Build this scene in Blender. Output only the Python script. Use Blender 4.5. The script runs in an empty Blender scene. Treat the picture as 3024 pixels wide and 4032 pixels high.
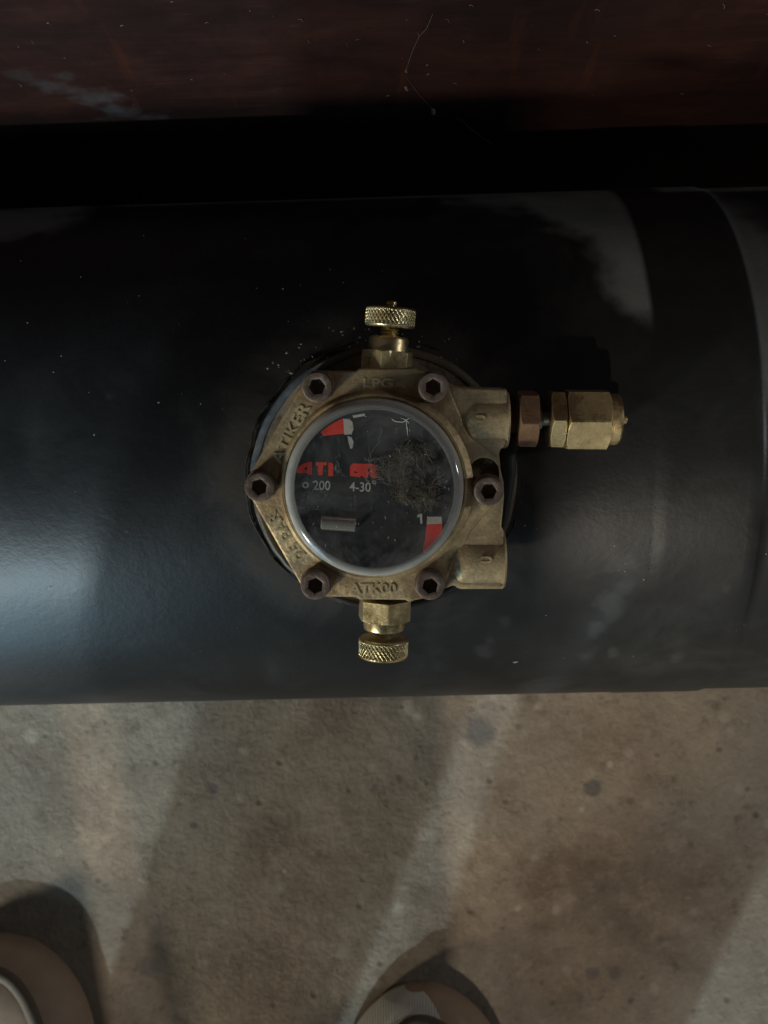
import bpy, bmesh, math, random
from mathutils import Vector, Matrix, noise
random.seed(7)
S = 0.001                      # everything below is written in millimetres
R = math.radians
scene = bpy.context.scene
C = bpy.context.collection

# ------------------------------------------------------------------ camera
CAM = Vector((0.0, -25.3, 519.2))
F = 4000.0                     # focal length in photo pixels
cd = bpy.data.cameras.new('camera'); cam = bpy.data.objects.new('camera', cd); C.objects.link(cam)
cd.sensor_fit = 'VERTICAL'; cd.sensor_height = 36.0; cd.lens = 36.0 * F / 4032
cd.clip_start = 0.01; cd.clip_end = 50
cam.location = CAM * S; cam.rotation_euler = (0, 0, 0)
cd.dof.use_dof = True; cd.dof.focus_distance = 0.297; cd.dof.aperture_fstop = 22.0
scene.camera = cam

# ------------------------------------------------------------------ world and lamps
w = bpy.data.worlds.new('World'); scene.world = w; w.use_nodes = True
w.node_tree.nodes['Background'].inputs[0].default_value = (0.72, 0.78, 0.85, 1)
w.node_tree.nodes['Background'].inputs[1].default_value = 0.022

def area(name, loc, target, sx, sy, col, power, spread=180):
    l = bpy.data.lights.new(name, 'AREA'); l.shape = 'RECTANGLE'; l.size = sx; l.size_y = sy
    l.color = col; l.energy = power; l.spread = R(spread)
    o = bpy.data.objects.new(name, l); C.objects.link(o); o.location = loc
    o.rotation_euler = (Vector(target) - Vector(loc)).to_track_quat('-Z', 'Y').to_euler()
    return o
# daylight through the garage opening behind the photographer (cool), a second opening to the right (dimmer, warmer)
area('opening_left', (-1.58, -2.3, 1.15), (-1.58, 0, 1.15), 1.85, 2.2, (0.42, 0.76, 1.0), 60)
area('opening_right', (1.30, -2.4, 1.10), (1.30, 0, 1.10), 1.7, 1.9, (0.90, 0.97, 1.0), 3.5)
# bare lamps of the garage: behind left (daylight white), behind right (warm), low on the left
area('lamp_behind', (-1.02, -2.40, 1.75), (0, 0, 0.05), 0.045, 0.045, (0.70, 0.90, 1.0), 34)
area('lamp_right', (0.06, -1.75, 2.1), (0, 0, 0.05), 0.05, 0.05, (1.0, 0.87, 0.72), 19)
area('lamp_left', (-1.35, -1.30, 0.80), (0, 0, 0.15), 0.20, 0.20, (1.0, 0.88, 0.68), 17)
# weak unseen light, added far right to brighten the tank's far edge
area('fill_far_right', (1.30, 0.07, 0.72), (0, 0.07, 0.15), 0.10, 0.10, (0.95, 0.97, 1.0), 2.0)

scene.view_settings.view_transform = 'Standard'; scene.view_settings.look = 'None'
scene.view_settings.exposure = 0.0; scene.view_settings.gamma = 1.0
scene.view_settings.use_curve_mapping = False
scene.cycles.max_bounces = 10; scene.cycles.transparent_max_bounces = 16
scene.cycles.sample_clamp_indirect = 3.0; scene.cycles.blur_glossy = 0.5

# ------------------------------------------------------------------ helpers
def tag(o, label=None, cat=None, group=None, kind=None):
    if label: o['label'] = label
    if cat: o['category'] = cat
    if group: o['group'] = group
    if kind: o['kind'] = kind
    return o

def link(name, me, mat, parent=None, smooth=True, angle=35):
    o = bpy.data.objects.new(name, me); C.objects.link(o)
    if mat: me.materials.append(mat)
    if smooth:
        for p in me.polygons: p.use_smooth = True
        try: me.set_sharp_from_angle(angle=R(angle))
        except Exception: pass
    if parent: o.parent = parent
    return o

def from_pydata(name, vs, fs, mat, parent=None, smooth=True, angle=35):
    me = bpy.data.meshes.new(name)
    me.from_pydata([tuple(Vector(v) * S) for v in vs], [], fs); me.update()
    bm = bmesh.new(); bm.from_mesh(me); bmesh.ops.recalc_face_normals(bm, faces=bm.faces); bm.to_mesh(me); bm.free()
    return link(name, me, mat, parent, smooth, angle)

def frame(origin, axis, ref=(0, 0, 1)):
    z = Vector(axis).normalized(); x = Vector(ref).cross(z)
    if x.length < 1e-4: x = Vector((1, 0, 0))
    x.normalize(); y = z.cross(x)
    m = Matrix((x, y, z)).transposed().to_4x4(); m.translation = Vector(origin)
    return m

def ring_surface(rings, closed_ends=True):
    """rings: list of equal length point lists -> verts, faces"""
    n = len(rings[0]); vs = [p for r in rings for p in r]; fs = []
    for i in range(len(rings) - 1):
        for j in range(n):
            k = (j + 1) % n
            fs.append((i*n+j, i*n+k, (i+1)*n+k, (i+1)*n+j))
    if closed_ends:
        fs.append(tuple(range(n - 1, -1, -1))); fs.append(tuple((len(rings)-1)*n + j for j in range(n)))
    return vs, fs

def lathe(name, prof, mat, parent, M=Matrix(), n=72, closed=True, angle=35, rfun=None):
    """prof: list of (radius, z)"""
    rings = []
    for i, (r, z) in enumerate(prof):
        rr = []
        for j in range(n):
            t = 2*math.pi*j/n
            q = rfun(r, z, t, i) if rfun else r
            rr.append(M @ Vector((q*math.cos(t), q*math.sin(t), z)))
        rings.append(rr)
    vs, fs = ring_surface(rings, closed)
    return from_pydata(name, vs, fs, mat, parent, True, angle)

def hex_nut(name, af, z0, z1, mat, parent, M, rc=None, rot=0.0, ch0=True, ch1=True, dirt=0.0):
    """hexagonal nut between z0 and z1 with turned chamfers that leave scalloped corners"""
    rc = rc or af/2*1.035; n = 144; t30 = math.tan(R(28))
    def hx(t):
        a = (t - rot) % (math.pi/3) - math.pi/6
        return af/2/math.cos(a)
    rings = []
    def ring(f, g):
        rr = []
        for j in range(n):
            t = 2*math.pi*j/n; r = f(t); rr.append(M @ Vector((r*math.cos(t), r*math.sin(t), g(t))))
        rings.append(rr)
    if ch0:
        ring(lambda t: min(hx(t), rc)*0.985, lambda t: z0)
        ring(lambda t: min(hx(t), rc), lambda t: z0 + .04)
        ring(hx, lambda t: z0 + .06 + max(0, hx(t)-rc)*t30)
    else:
        ring(hx, lambda t: z0)
    for q in (0.33, 0.66): ring(hx, lambda t: z0 + .5 + (z1-z0-1.0)*q)
    if ch1:
        ring(hx, lambda t: z1 - .06 - max(0, hx(t)-rc)*t30)
        ring(lambda t: min(hx(t), rc), lambda t: z1 - .04)
        ring(lambda t: min(hx(t), rc)*0.985, lambda t: z1)
    else:
        ring(hx, lambda t: z1)
    vs, fs = ring_surface(rings)
    o = from_pydata(name, vs, fs, mat, parent, True, 22)
    m = o.modifiers.new('b', 'BEVEL'); m.width = .12*S; m.segments = 2; m.limit_method = 'ANGLE'; m.angle_limit = R(30)
    return o

def arc(cx, cy, r, a0, a1, n=10):
    return [(cx + r*math.cos(R(a0+(a1-a0)*i/n)), cy + r*math.sin(R(a0+(a1-a0)*i/n))) for i in range(n+1)]

def prism(name, poly, z0, z1, mat, parent, bevel=0.0, seg=3, angle=35):
    bm = bmesh.new()
    vs = [bm.verts.new((x*S, y*S, z0*S)) for x, y in poly]
    f = bm.faces.new(vs)
    r = bmesh.ops.extrude_face_region(bm, geom=[f])
    for v in r['geom']:
        if isinstance(v, bmesh.types.BMVert): v.co.z = z1*S
    bmesh.ops.recalc_face_normals(bm, faces=bm.faces)
    me = bpy.data.meshes.new(name); bm.to_mesh(me); bm.free()
    o = link(name, me, mat, parent, True, angle)
    if bevel:
        m = o.modifiers.new('b', 'BEVEL'); m.width = bevel*S; m.segments = seg; m.limit_method = 'ANGLE'; m.angle_limit = R(40)
    return o

def bake(o):
    """apply the modifiers of o"""
    dg = bpy.context.evaluated_depsgraph_get(); dg.update()
    me = bpy.data.meshes.new_from_object(o.evaluated_get(dg), depsgraph=dg)
    o.modifiers.clear(); o.data = me
    for p in me.polygons: p.use_smooth = True
    try: me.set_sharp_from_angle(angle=R(35))
    except Exception: pass
    return o

def boolean(o, cutters, op='DIFFERENCE'):
    for c in cutters:
        m = o.modifiers.new('bool', 'BOOLEAN'); m.object = c; m.operation = op; m.solver = 'EXACT'
    bake(o)
    for c in cutters: bpy.data.objects.remove(c)
    return o

def tube(name, pts, rad, mat, parent=None, n=8, closed=False):
    """sweep; rad may be a number or a list"""
    rings = []; m = len(pts); pts = [Vector(p) for p in pts]
    for i, p in enumerate(pts):
        if closed: d = pts[(i+1) % m] - pts[i-1]
        else: d = pts[min(i+1, m-1)] - pts[max(i-1, 0)]
        d.normalize(); u = d.cross(Vector((.02, .03, 1))); u.normalize(); v = d.cross(u)
        r = rad[i] if isinstance(rad, list) else rad
        rings.append([p + r*(math.cos(2*math.pi*j/n)*u + math.sin(2*math.pi*j/n)*v) for j in range(n)])
    if closed: rings.append(rings[0])
    vs, fs = ring_surface(rings, not closed)
    if name is None: return vs, fs
    return from_pydata(name, vs, fs, mat, parent, True, 60)

def text_mesh(name, body, width, height, depth, M, mat, parent, bold=0.0, bevel=0.0):
    """raised or printed text, scaled to width x height (mm), M places its centre"""
    cu = bpy.data.curves.new(name, 'FONT'); cu.body = body; cu.size = 1.0; cu.align_x = 'CENTER'; cu.align_y = 'CENTER'
    cu.extrude = 0.0; cu.offset = bold; cu.resolution_u = 4
    cu.extrude = 0.05; cu.bevel_depth = bevel; cu.bevel_resolution = 1
    t = bpy.data.objects.new('tmp', cu); C.objects.link(t)
    dg = bpy.context.evaluated_depsgraph_get(); dg.update()
    me = bpy.data.meshes.new_from_object(t.evaluated_get(dg), depsgraph=dg)
    bpy.data.objects.remove(t)
    xs = [v.co.x for v in me.vertices]; ys = [v.co.y for v in me.vertices]; zs = [v.co.z for v in me.vertices]
    cx, cy, cz = (min(xs)+max(xs))/2, (min(ys)+max(ys))/2, min(zs)
    sx, sy, sz = width/(max(xs)-min(xs)), height/(max(ys)-min(ys)), depth/(max(zs)-min(zs))
    for v in me.vertices:
        v.co = (M @ Vector(((v.co.x-cx)*sx, (v.co.y-cy)*sy, (v.co.z-cz)*sz))) * S
    me.materials.clear()
    return link(name, me, mat, parent, True, 40)

# ------------------------------------------------------------------ materials
def mat_new(name):
    m = bpy.data.materials.new(name); m.use_nodes = True
    nt = m.node_tree; return m, nt, nt.nodes['Principled BSDF']
def N(nt, t, **kw):
    n = nt.nodes.new(t)
    for k, v in kw.items():
        if k in n.inputs: n.inputs[k].default_value = v
        else: setattr(n, k, v)
    return n
def coords(nt, scale=(1, 1, 1), loc=(0, 0, 0), rot=(0, 0, 0)):
    tc = nt.nodes.new('ShaderNodeTexCoord'); mp = nt.nodes.new('ShaderNodeMapping')
    mp.inputs['Scale'].default_value = scale; mp.inputs['Location'].default_value = loc; mp.inputs['Rotation'].default_value = rot
    nt.links.new(tc.outputs['Object'], mp.inputs['Vector']); return mp.outputs['Vector']
def noise_tex(nt, vec, scale, detail=6, rough=.6, dist=0.0):
    n = nt.nodes.new('ShaderNodeTexNoise'); n.inputs['Scale'].default_value = scale
    n.inputs['Detail'].default_value = detail; n.inputs['Roughness'].default_value = rough; n.inputs['Distortion'].default_value = dist
    nt.links.new(vec, n.inputs['Vector']); return n.outputs['Fac']
def ramp(nt, fac, stops, interp='LINEAR'):
    r = nt.nodes.new('ShaderNodeValToRGB'); r.color_ramp.interpolation = interp
    e = r.color_ramp.elements
    while len(e) < len(stops): e.new(0.5)
    for i, (p, c) in enumerate(stops):
        e[i].position = p; e[i].color = (c, c, c, 1) if isinstance(c, (int, float)) else (*c, 1)
    nt.links.new(fac, r.inputs['Fac']); return r.outputs['Color']
def mix(nt, fac, a, b, mode='MIX'):
    m = nt.nodes.new('ShaderNodeMix'); m.data_type = 'RGBA'; m.blend_type = mode
    for s, v in ((0, fac), (6, a), (7, b)):
        if hasattr(v, 'links') or isinstance(v, bpy.types.NodeSocket): nt.links.new(v, m.inputs[s])
        elif s == 0: m.inputs[0].default_value = v
        else: m.inputs[s].default_value = (*v, 1)
    return m.outputs[2]
def math_n(nt, op, a, b=None, clamp=False):
    m = nt.nodes.new('ShaderNodeMath'); m.operation = op; m.use_clamp = clamp
    for i, v in enumerate((a, b)):
        if v is None: continue
        if isinstance(v, bpy.types.NodeSocket): nt.links.new(v, m.inputs[i])
        else: m.inputs[i].default_value = v
    return m.outputs[0]
def bump(nt, h, strength, dist, prev=None):
    b = nt.nodes.new('ShaderNodeBump'); b.inputs['Strength'].default_value = strength; b.inputs['Distance'].default_value = dist*S
    nt.links.new(h, b.inputs['Height'])
    if prev is not None: nt.links.new(prev, b.inputs['Normal'])
    return b.outputs['Normal']

def metal(name, c_hi, c_lo, c_dirt, rough=(.32, .6), metallic=.9, dirt=.45, grain=.25, scale=1.0, shift=0.0, wear_glint=0.0):
    """tarnished metal: two tones of metal, patches of dull grime, fine grain"""
    m, nt, p = mat_new(name); v = coords(nt)
    a = noise_tex(nt, v, 190*scale, 8, .65); b = noise_tex(nt, v, 900*scale, 4, .7); d = noise_tex(nt, v, 75*scale, 6, .6, .4)
    base = mix(nt, ramp(nt, a, [(.35, 0.0), (.68, 1.0)]), c_lo, c_hi)
    dm = ramp(nt, mix(nt, .35, ramp(nt, d, [(0, 0.0), (1, 1.0)]), ramp(nt, b, [(0, 0.0), (1, 1.0)])), [(.47-.25*(dirt-.45)-shift, 0.0), (.60-.1*(dirt-.45)-shift, 1.0)])
    col = mix(nt, math_n(nt, 'MULTIPLY', dm, .9), base, c_dirt)
    if wear_glint:  # highlights along edges put into the colour, like metal worn bright
        bv = nt.nodes.new('ShaderNodeBevel'); bv.samples = 4; bv.inputs['Radius'].default_value = .45*S
        ge = nt.nodes.new('ShaderNodeNewGeometry'); dt = nt.nodes.new('ShaderNodeVectorMath'); dt.operation = 'DOT_PRODUCT'
        nt.links.new(bv.outputs[0], dt.inputs[0]); nt.links.new(ge.outputs['Normal'], dt.inputs[1])
        em = math_n(nt, 'MULTIPLY', ramp(nt, dt.outputs['Value'], [(.90, 1.0), (.985, 0.0)]), ramp(nt, a, [(.38, .2), (.6, wear_glint)]))
        col = mix(nt, em, col, tuple(min(.95, c*1.45) for c in c_hi))
    nt.links.new(col, p.inputs['Base Color'])
    nt.links.new(math_n(nt, 'MULTIPLY', math_n(nt, 'SUBTRACT', 1.0, math_n(nt, 'MULTIPLY', dm, .75)), metallic), p.inputs['Metallic'])
    rr = nt.nodes.new('ShaderNodeMapRange'); nt.links.new(math_n(nt, 'MAXIMUM', a, dm), rr.inputs[0])
    rr.inputs[1].default_value = .3; rr.inputs[2].default_value = .8; rr.inputs[3].default_value = rough[0]; rr.inputs[4].default_value = rough[1]
    nt.links.new(rr.outputs[0], p.inputs['Roughness'])
    n1 = bump(nt, b, grain, .25); n2 = bump(nt, a, grain, .6, n1)
    nt.links.new(n2, p.inputs['Normal'])
    return m

M_cast = metal('cast_brass', (.76, .58, .325), (.50, .38, .21), (.28, .21, .13), rough=(.40, .72), metallic=.72, dirt=.55, grain=.6, wear_glint=.9)
M_letter = metal('highlight_cast_lettering', (.74, .60, .36), (.66, .54, .33), (.55, .45, .28), rough=(.35, .55), metallic=.5, dirt=.15, grain=.15)  # highlights of the raised strokes put into the colour, brighter than the body
M_brass = metal('machined_brass', (.80, .64, .36), (.62, .47, .24), (.33, .27, .17), rough=(.22, .45), metallic=.95, dirt=.30, grain=.12, shift=-.03, wear_glint=.8)
M_nickel = metal('dull_brass_nut', (.84, .67, .36), (.60, .46, .22), (.26, .19, .10), rough=(.24, .5), metallic=.92, dirt=.42, grain=.2, wear_glint=.9)
M_bolt = metal('rusty_bolt_steel', (.27, .20, .16), (.16, .115, .09), (.075, .05, .036), rough=(.4, .7), metallic=.55, dirt=.5, grain=.55, scale=1.6, wear_glint=.7)
M_rust = metal('rust_orange', (.30, .165, .085), (.20, .105, .055), (.12, .065, .04), rough=(.6, .85), metallic=.2, dirt=.4, grain=.5)
M_brown = metal('brown_threaded_brass', (.30, .19, .10), (.19, .11, .06), (.09, .05, .03), rough=(.4, .7), metallic=.6, dirt=.45, grain=.3)
M_steel = metal('grey_steel', (.42, .44, .44), (.3, .32, .32), (.14, .14, .13), rough=(.3, .55), metallic=.9, dirt=.3, grain=.2)

def simple(name, col, rough=.6, metallic=0.0, **kw):
    m, nt, p = mat_new(name)
    p.inputs['Base Color'].default_value = (*col, 1); p.inputs['Roughness'].default_value = rough; p.inputs['Metallic'].default_value = metallic
    for k, v in kw.items(): p.inputs[k].default_value = v
    return m
M_black = simple('black_void', (.004, .004, .004), .9)
M_rubber = simple('black_rubber', (.012, .014, .015), .6)
M_pin = None

def spots(nt, pts, base, soft=.35, wob=.25, upright=False):
    """mask of round stains at (x, y, radius) mm in object space"""
    tc = nt.nodes.new('ShaderNodeTexCoord'); out = None
    wn = nt.nodes.new('ShaderNodeTexNoise'); wn.inputs['Scale'].default_value = 140; wn.inputs['Detail'].default_value = 4
    nt.links.new(tc.outputs['Object'], wn.inputs['Vector'])
    for x, y, r, amt in pts:
        s = nt.nodes.new('ShaderNodeVectorMath'); s.operation = 'MULTIPLY'; nt.links.new(tc.outputs['Object'], s.inputs[0]); s.inputs[1].default_value = (1, 0, 1) if upright else (1, 1, 0)
        d = nt.nodes.new('ShaderNodeVectorMath'); d.operation = 'DISTANCE'; nt.links.new(s.outputs[0], d.inputs[0]); d.inputs[1].default_value = (x*S, 0, y*S) if upright else (x*S, y*S, 0)
        q = math_n(nt, 'ADD', math_n(nt, 'DIVIDE', d.outputs['Value'], r*S), math_n(nt, 'MULTIPLY', math_n(nt, 'SUBTRACT', wn.outputs['Fac'], .5), wob*4))
        mr = nt.nodes.new('ShaderNodeMapRange'); mr.interpolation_type = 'SMOOTHSTEP'; nt.links.new(q, mr.inputs[0])
        mr.inputs[1].default_value = 1 - soft; mr.inputs[2].default_value = 1 + soft; mr.inputs[3].default_value = amt; mr.inputs[4].default_value = 0
        out = mr.outputs[0] if out is None else math_n(nt, 'MAXIMUM', out, mr.outputs[0])
    return out

def W(u, v, z):
    """photo pixel -> world point (mm) on the horizontal plane z"""
    d = CAM.z - z
    return Vector(((u-1512)/F*d, CAM.y - (v-2016)/F*d, z))

# concrete floor
def floor_material():
    m, nt, p = mat_new('concrete'); v = coords(nt)
    a = noise_tex(nt, v, 22, 8, .62, .3); b = noise_tex(nt, v, 95, 8, .7); c = noise_tex(nt, v, 320, 5, .7); g = noise_tex(nt, v, 7, 3, .5)
    col = mix(nt, ramp(nt, a, [(.36, 0.0), (.62, 1.0)]), (.195, .148, .108), (.32, .26, .195))
    col = mix(nt, math_n(nt, 'MULTIPLY', ramp(nt, g, [(.42, 0.0), (.6, 1.0)]), .5), col, (.30, .285, .24))
    col = mix(nt, math_n(nt, 'MULTIPLY', ramp(nt, b, [(.52, 0.0), (.70, 1.0)]), .42), col, (.47, .385, .29))
    col = mix(nt, math_n(nt, 'MULTIPLY', ramp(nt, b, [(.30, 1.0), (.44, 0.0)]), .75), col, (.13, .10, .075))
    col = mix(nt, math_n(nt, 'MULTIPLY', ramp(nt, c, [(.56, 0.0), (.72, 1.0)]), .35), col, (.46, .38, .29))
    col = mix(nt, math_n(nt, 'MULTIPLY', ramp(nt, c, [(.30, 1.0), (.42, 0.0)]), .45), col, (.12, .09, .065))
    vo = nt.nodes.new('ShaderNodeTexVoronoi'); vo.inputs['Scale'].default_value = 58; nt.links.new(v, vo.inputs['Vector'])
    vo.inputs['Randomness'].default_value = 1.0
    col = mix(nt, math_n(nt, 'MULTIPLY', ramp(nt, vo.outputs['Distance'], [(.04, 1.0), (.13, 0.0)]), .55), col, (.12, .10, .085))
    vo2 = nt.nodes.new('ShaderNodeTexVoronoi'); vo2.inputs['Scale'].default_value = 41; nt.links.new(coords(nt, loc=(.3, .7, 0)), vo2.inputs['Vector'])
    col = mix(nt, math_n(nt, 'MULTIPLY', ramp(nt, vo2.outputs['Distance'], [(.05, 1.0), (.16, 0.0)]), .35), col, (.50, .46, .39))
    zf = FLOOR
    st = [(1890, 2880, 55, .75), (2335, 3100, 34, .85), (842, 3105, 20, .8), (762, 3250, 13, .8), (590, 3805, 42, .6), (2040, 2860, 12, .6),
          (1475, 3100, 14, .6), (2600, 3700, 16, .5), (2720, 3325, 14, .6), (2330, 3830, 26, .6), (2420, 3835, 26, .6), (1980, 2790, 9, .6)]
    sp = spots(nt, [(*W(u, v_, zf).xy, r/F*(CAM.z-zf), k) for u, v_, r, k in st], None)
    col = mix(nt, sp, col, (.125, .118, .112))
    sl = [(1605, 2790, 26, .7), (1645, 2820, 20, .6), (120, 2900, 30, .5), (1120, 3430, 9, .7), (2190, 3580, 16, .5), (2040, 3575, 12, .6), (2120, 2780, 18, .5), (2290, 3190, 10, .6), (2400, 3010, 12, .5)]
    sp2 = spots(nt, [(*W(u, v_, zf).xy, r/F*(CAM.z-zf), k) for u, v_, r, k in sl], None, .6, .5)
    col = mix(nt, sp2, col, (.50, .44, .36))
    nt.links.new(col, p.inputs['Base Color']); p.inputs['Roughness'].default_value = .82
    p.inputs['Specular IOR Level'].default_value = .3
    h = math_n(nt, 'SUBTRACT', math_n(nt, 'ADD', math_n(nt, 'MULTIPLY', b, .8), math_n(nt, 'MULTIPLY', c, .3)), math_n(nt, 'MULTIPLY', ramp(nt, vo.outputs['Distance'], [(.04, 1.0), (.13, 0.0)]), .3))
    nt.links.new(bump(nt, h, .75, 2.6), p.inputs['Normal'])
    return m
FLOOR = -6.0

def wood_material():
    m, nt, p = mat_new('reddish_brown_board'); v = coords(nt, (1, 2.4, 2.4)); v2 = coords(nt)
    a = noise_tex(nt, v, 16, 8, .65, .5); b = noise_tex(nt, coords(nt, (.6, 9, 9)), 60, 6, .6); d = noise_tex(nt, v2, 42, 8, .7, .8)
    col = mix(nt, ramp(nt, a, [(.35, 0.0), (.68, 1.0)]), (.018, .007, .0055), (.042, .015, .011))
    col = mix(nt, math_n(nt, 'MULTIPLY', ramp(nt, b, [(.52, 0.0), (.72, 1.0)]), .35), col, (.05, .024, .022))
    col = mix(nt, math_n(nt, 'MULTIPLY', ramp(nt, d, [(.62, 0.0), (.76, 1.0)]), .5), col, (.075, .065, .066))
    bl_ = noise_tex(nt, v2, 28, 9, .72, .3)
    col = mix(nt, math_n(nt, 'MULTIPLY', ramp(nt, bl_, [(.40, 1.0), (.60, 0.0)]), .6), col, (.012, .007, .006))
    dr = noise_tex(nt, coords(nt, (9, .7, .7)), 12, 4, .6)
    col = mix(nt, math_n(nt, 'MULTIPLY', ramp(nt, dr, [(.60, 0.0), (.70, 1.0)]), .35), col, (.075, .02, .009))
    nt.links.new(col, p.inputs['Base Color'])
    nt.links.new(ramp(nt, d, [(.3, .6), (.7, .85)]), p.inputs['Roughness']); p.inputs['Specular IOR Level'].default_value = .12
    nt.links.new(bump(nt, a, .25, 1.0), p.inputs['Normal'])
    return m

def tank_material():
    m, nt, p = mat_new('black_tank_paint'); v = coords(nt)
    peel = noise_tex(nt, v, 260, 3, .5); peel2 = noise_tex(nt, v, 620, 4, .6); dust = noise_tex(nt, v, 34, 10, .68, .6); dust2 = noise_tex(nt, v, 9, 6, .6, .4)
    fine = noise_tex(nt, v, 1500, 3, .7)
    sep = nt.nodes.new('ShaderNodeSeparateXYZ'); tc = nt.nodes.new('ShaderNodeTexCoord'); nt.links.new(tc.outputs['Object'], sep.inputs[0])
    # old settled dust: thicker patches, more of it on the right hand end
    dm = math_n(nt, 'MULTIPLY', ramp(nt, dust, [(.44, 0.0), (.72, 1.0)]), ramp(nt, dust2, [(.40, .10), (.62, 1.0)]))
    # dust wiped away except for a patch on the far side, left of the painted band, and one at the end of it
    def band(x, lo, hi, s):
        a_ = nt.nodes.new('ShaderNodeMapRange'); a_.interpolation_type = 'SMOOTHSTEP'; nt.links.new(x, a_.inputs[0])
        a_.inputs[1].default_value = (lo-s)*S; a_.inputs[2].default_value = (lo+s)*S
        b_ = nt.nodes.new('ShaderNodeMapRange'); b_.interpolation_type = 'SMOOTHSTEP'; nt.links.new(x, b_.inputs[0])
        b_.inputs[1].default_value = (hi-s)*S; b_.inputs[2].default_value = (hi+s)*S; b_.inputs[3].default_value = 1; b_.inputs[4].default_value = 0
        return math_n(nt, 'MULTIPLY', a_.outputs[0], b_.outputs[0])
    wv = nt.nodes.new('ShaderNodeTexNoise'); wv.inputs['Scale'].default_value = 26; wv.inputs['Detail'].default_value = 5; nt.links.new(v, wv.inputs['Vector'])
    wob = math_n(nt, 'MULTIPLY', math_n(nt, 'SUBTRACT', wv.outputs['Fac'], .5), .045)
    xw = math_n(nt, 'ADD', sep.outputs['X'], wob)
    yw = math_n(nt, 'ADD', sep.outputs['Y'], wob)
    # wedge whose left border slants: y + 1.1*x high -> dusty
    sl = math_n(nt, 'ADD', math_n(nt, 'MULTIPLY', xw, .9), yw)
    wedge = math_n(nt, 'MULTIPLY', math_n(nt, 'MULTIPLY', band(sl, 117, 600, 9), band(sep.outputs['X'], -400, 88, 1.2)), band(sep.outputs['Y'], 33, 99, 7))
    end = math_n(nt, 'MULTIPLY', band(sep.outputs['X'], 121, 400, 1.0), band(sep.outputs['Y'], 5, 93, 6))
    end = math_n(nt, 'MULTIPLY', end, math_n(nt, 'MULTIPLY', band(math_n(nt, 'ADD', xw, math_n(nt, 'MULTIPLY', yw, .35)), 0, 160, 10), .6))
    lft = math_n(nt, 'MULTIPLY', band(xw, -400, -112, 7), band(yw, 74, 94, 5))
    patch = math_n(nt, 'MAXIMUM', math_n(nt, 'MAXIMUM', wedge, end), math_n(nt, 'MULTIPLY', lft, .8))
    edge = math_n(nt, 'MULTIPLY', math_n(nt, 'MULTIPLY', band(sep.outputs['Y'], 91.5, 98.2, 1.6), band(xw, -100, 84, 8)), ramp(nt, dust2, [(.38, .35), (.6, 1.0)]))  # grazing reflection on the far silhouette, painted in the dust colour
    edge2 = math_n(nt, 'MULTIPLY', band(sep.outputs['Y'], 89, 98.2, 1.6), band(sep.outputs['X'], 104, 400, 3))  # same painted reflection line, carried on at the right end
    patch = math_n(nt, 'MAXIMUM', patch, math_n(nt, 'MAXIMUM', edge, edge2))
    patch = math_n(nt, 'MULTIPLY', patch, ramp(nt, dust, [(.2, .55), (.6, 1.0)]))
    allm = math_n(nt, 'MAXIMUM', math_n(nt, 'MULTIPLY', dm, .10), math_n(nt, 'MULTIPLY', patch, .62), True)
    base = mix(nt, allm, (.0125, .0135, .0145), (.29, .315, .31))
    # scuffs
    sc = noise_tex(nt, coords(nt, (3, 14, 14), rot=(0, 0, .5)), 16, 8, .75, 1.2)
    base = mix(nt, math_n(nt, 'MULTIPLY', ramp(nt, sc, [(.68, 0.0), (.74, 1.0)]), .15), base, (.35, .35, .33))
    # brown grime round the boss
    d = nt.nodes.new('ShaderNodeVectorMath'); d.operation = 'DISTANCE'; nt.links.new(tc.outputs['Object'], d.inputs[0]); d.inputs[1].default_value = (0, -14*S, 100*S)
    gr = nt.nodes.new('ShaderNodeMapRange'); nt.links.new(d.outputs['Value'], gr.inputs[0]); gr.inputs[1].default_value = 43*S; gr.inputs[2].default_value = 60*S; gr.inputs[3].default_value = 1; gr.inputs[4].default_value = 0
    gm = math_n(nt, 'MULTIPLY', gr.outputs[0], ramp(nt, dust, [(.40, .15), (.62, 1.0)]))
    base = mix(nt, math_n(nt, 'MULTIPLY', gm, .40), base, (.10, .075, .05))
    nt.links.new(base, p.inputs['Base Color'])
    rg = math_n(nt, 'ADD', ramp(nt, dust2, [(.3, .38), (.7, .45)]), math_n(nt, 'MULTIPLY', math_n(nt, 'MAXIMUM', allm, gm), .45))
    nt.links.new(rg, p.inputs['Roughness'])
    p.inputs['Specular IOR Level'].default_value = .45
    n1 = bump(nt, peel, .20, .35); n2 = bump(nt, peel2, .42, .16, n1); n3 = bump(nt, fine, .25, .05, n2)
    nt.links.new(n3, p.inputs['Normal'])
    return m
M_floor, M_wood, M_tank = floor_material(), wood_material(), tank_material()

# ------------------------------------------------------------------ setting: floor, board behind
def sheet(name, x0, x1, y0, y1, z, mat, kind='structure'):
    o = from_pydata(name, [(x0, y0, z), (x1, y0, z), (x1, y1, z), (x0, y1, z)], [(0, 1, 2, 3)], mat)
    tag(o, kind=kind); return o
sheet('floor', -4000, 4000, -4500, 2500, FLOOR, M_floor)

BY = 125.0
bm_poly = []
def board():
    # upright board standing on the floor behind the tank, a touch off parallel with it
    x0, x1, h = -900, 900, 900
    prof = [(BY, FLOOR+2), (BY, h-4), (BY+4, h), (BY+18, h), (BY+22, h-4), (BY+22, FLOOR+2)]
    nseg = 2; rings = []
    for i in range(nseg):
        x = x0 + (x1-x0)*i/(nseg-1)
        rings.append([(x, y + x*.030, z) for y, z in prof])
    vs, fs = ring_surface(rings)
    return from_pydata('wooden_board', vs, fs, M_wood, None, True, 30)
bd = board()
tag(bd, 'reddish brown scratched wooden board standing upright behind the black tank', 'board')

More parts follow.
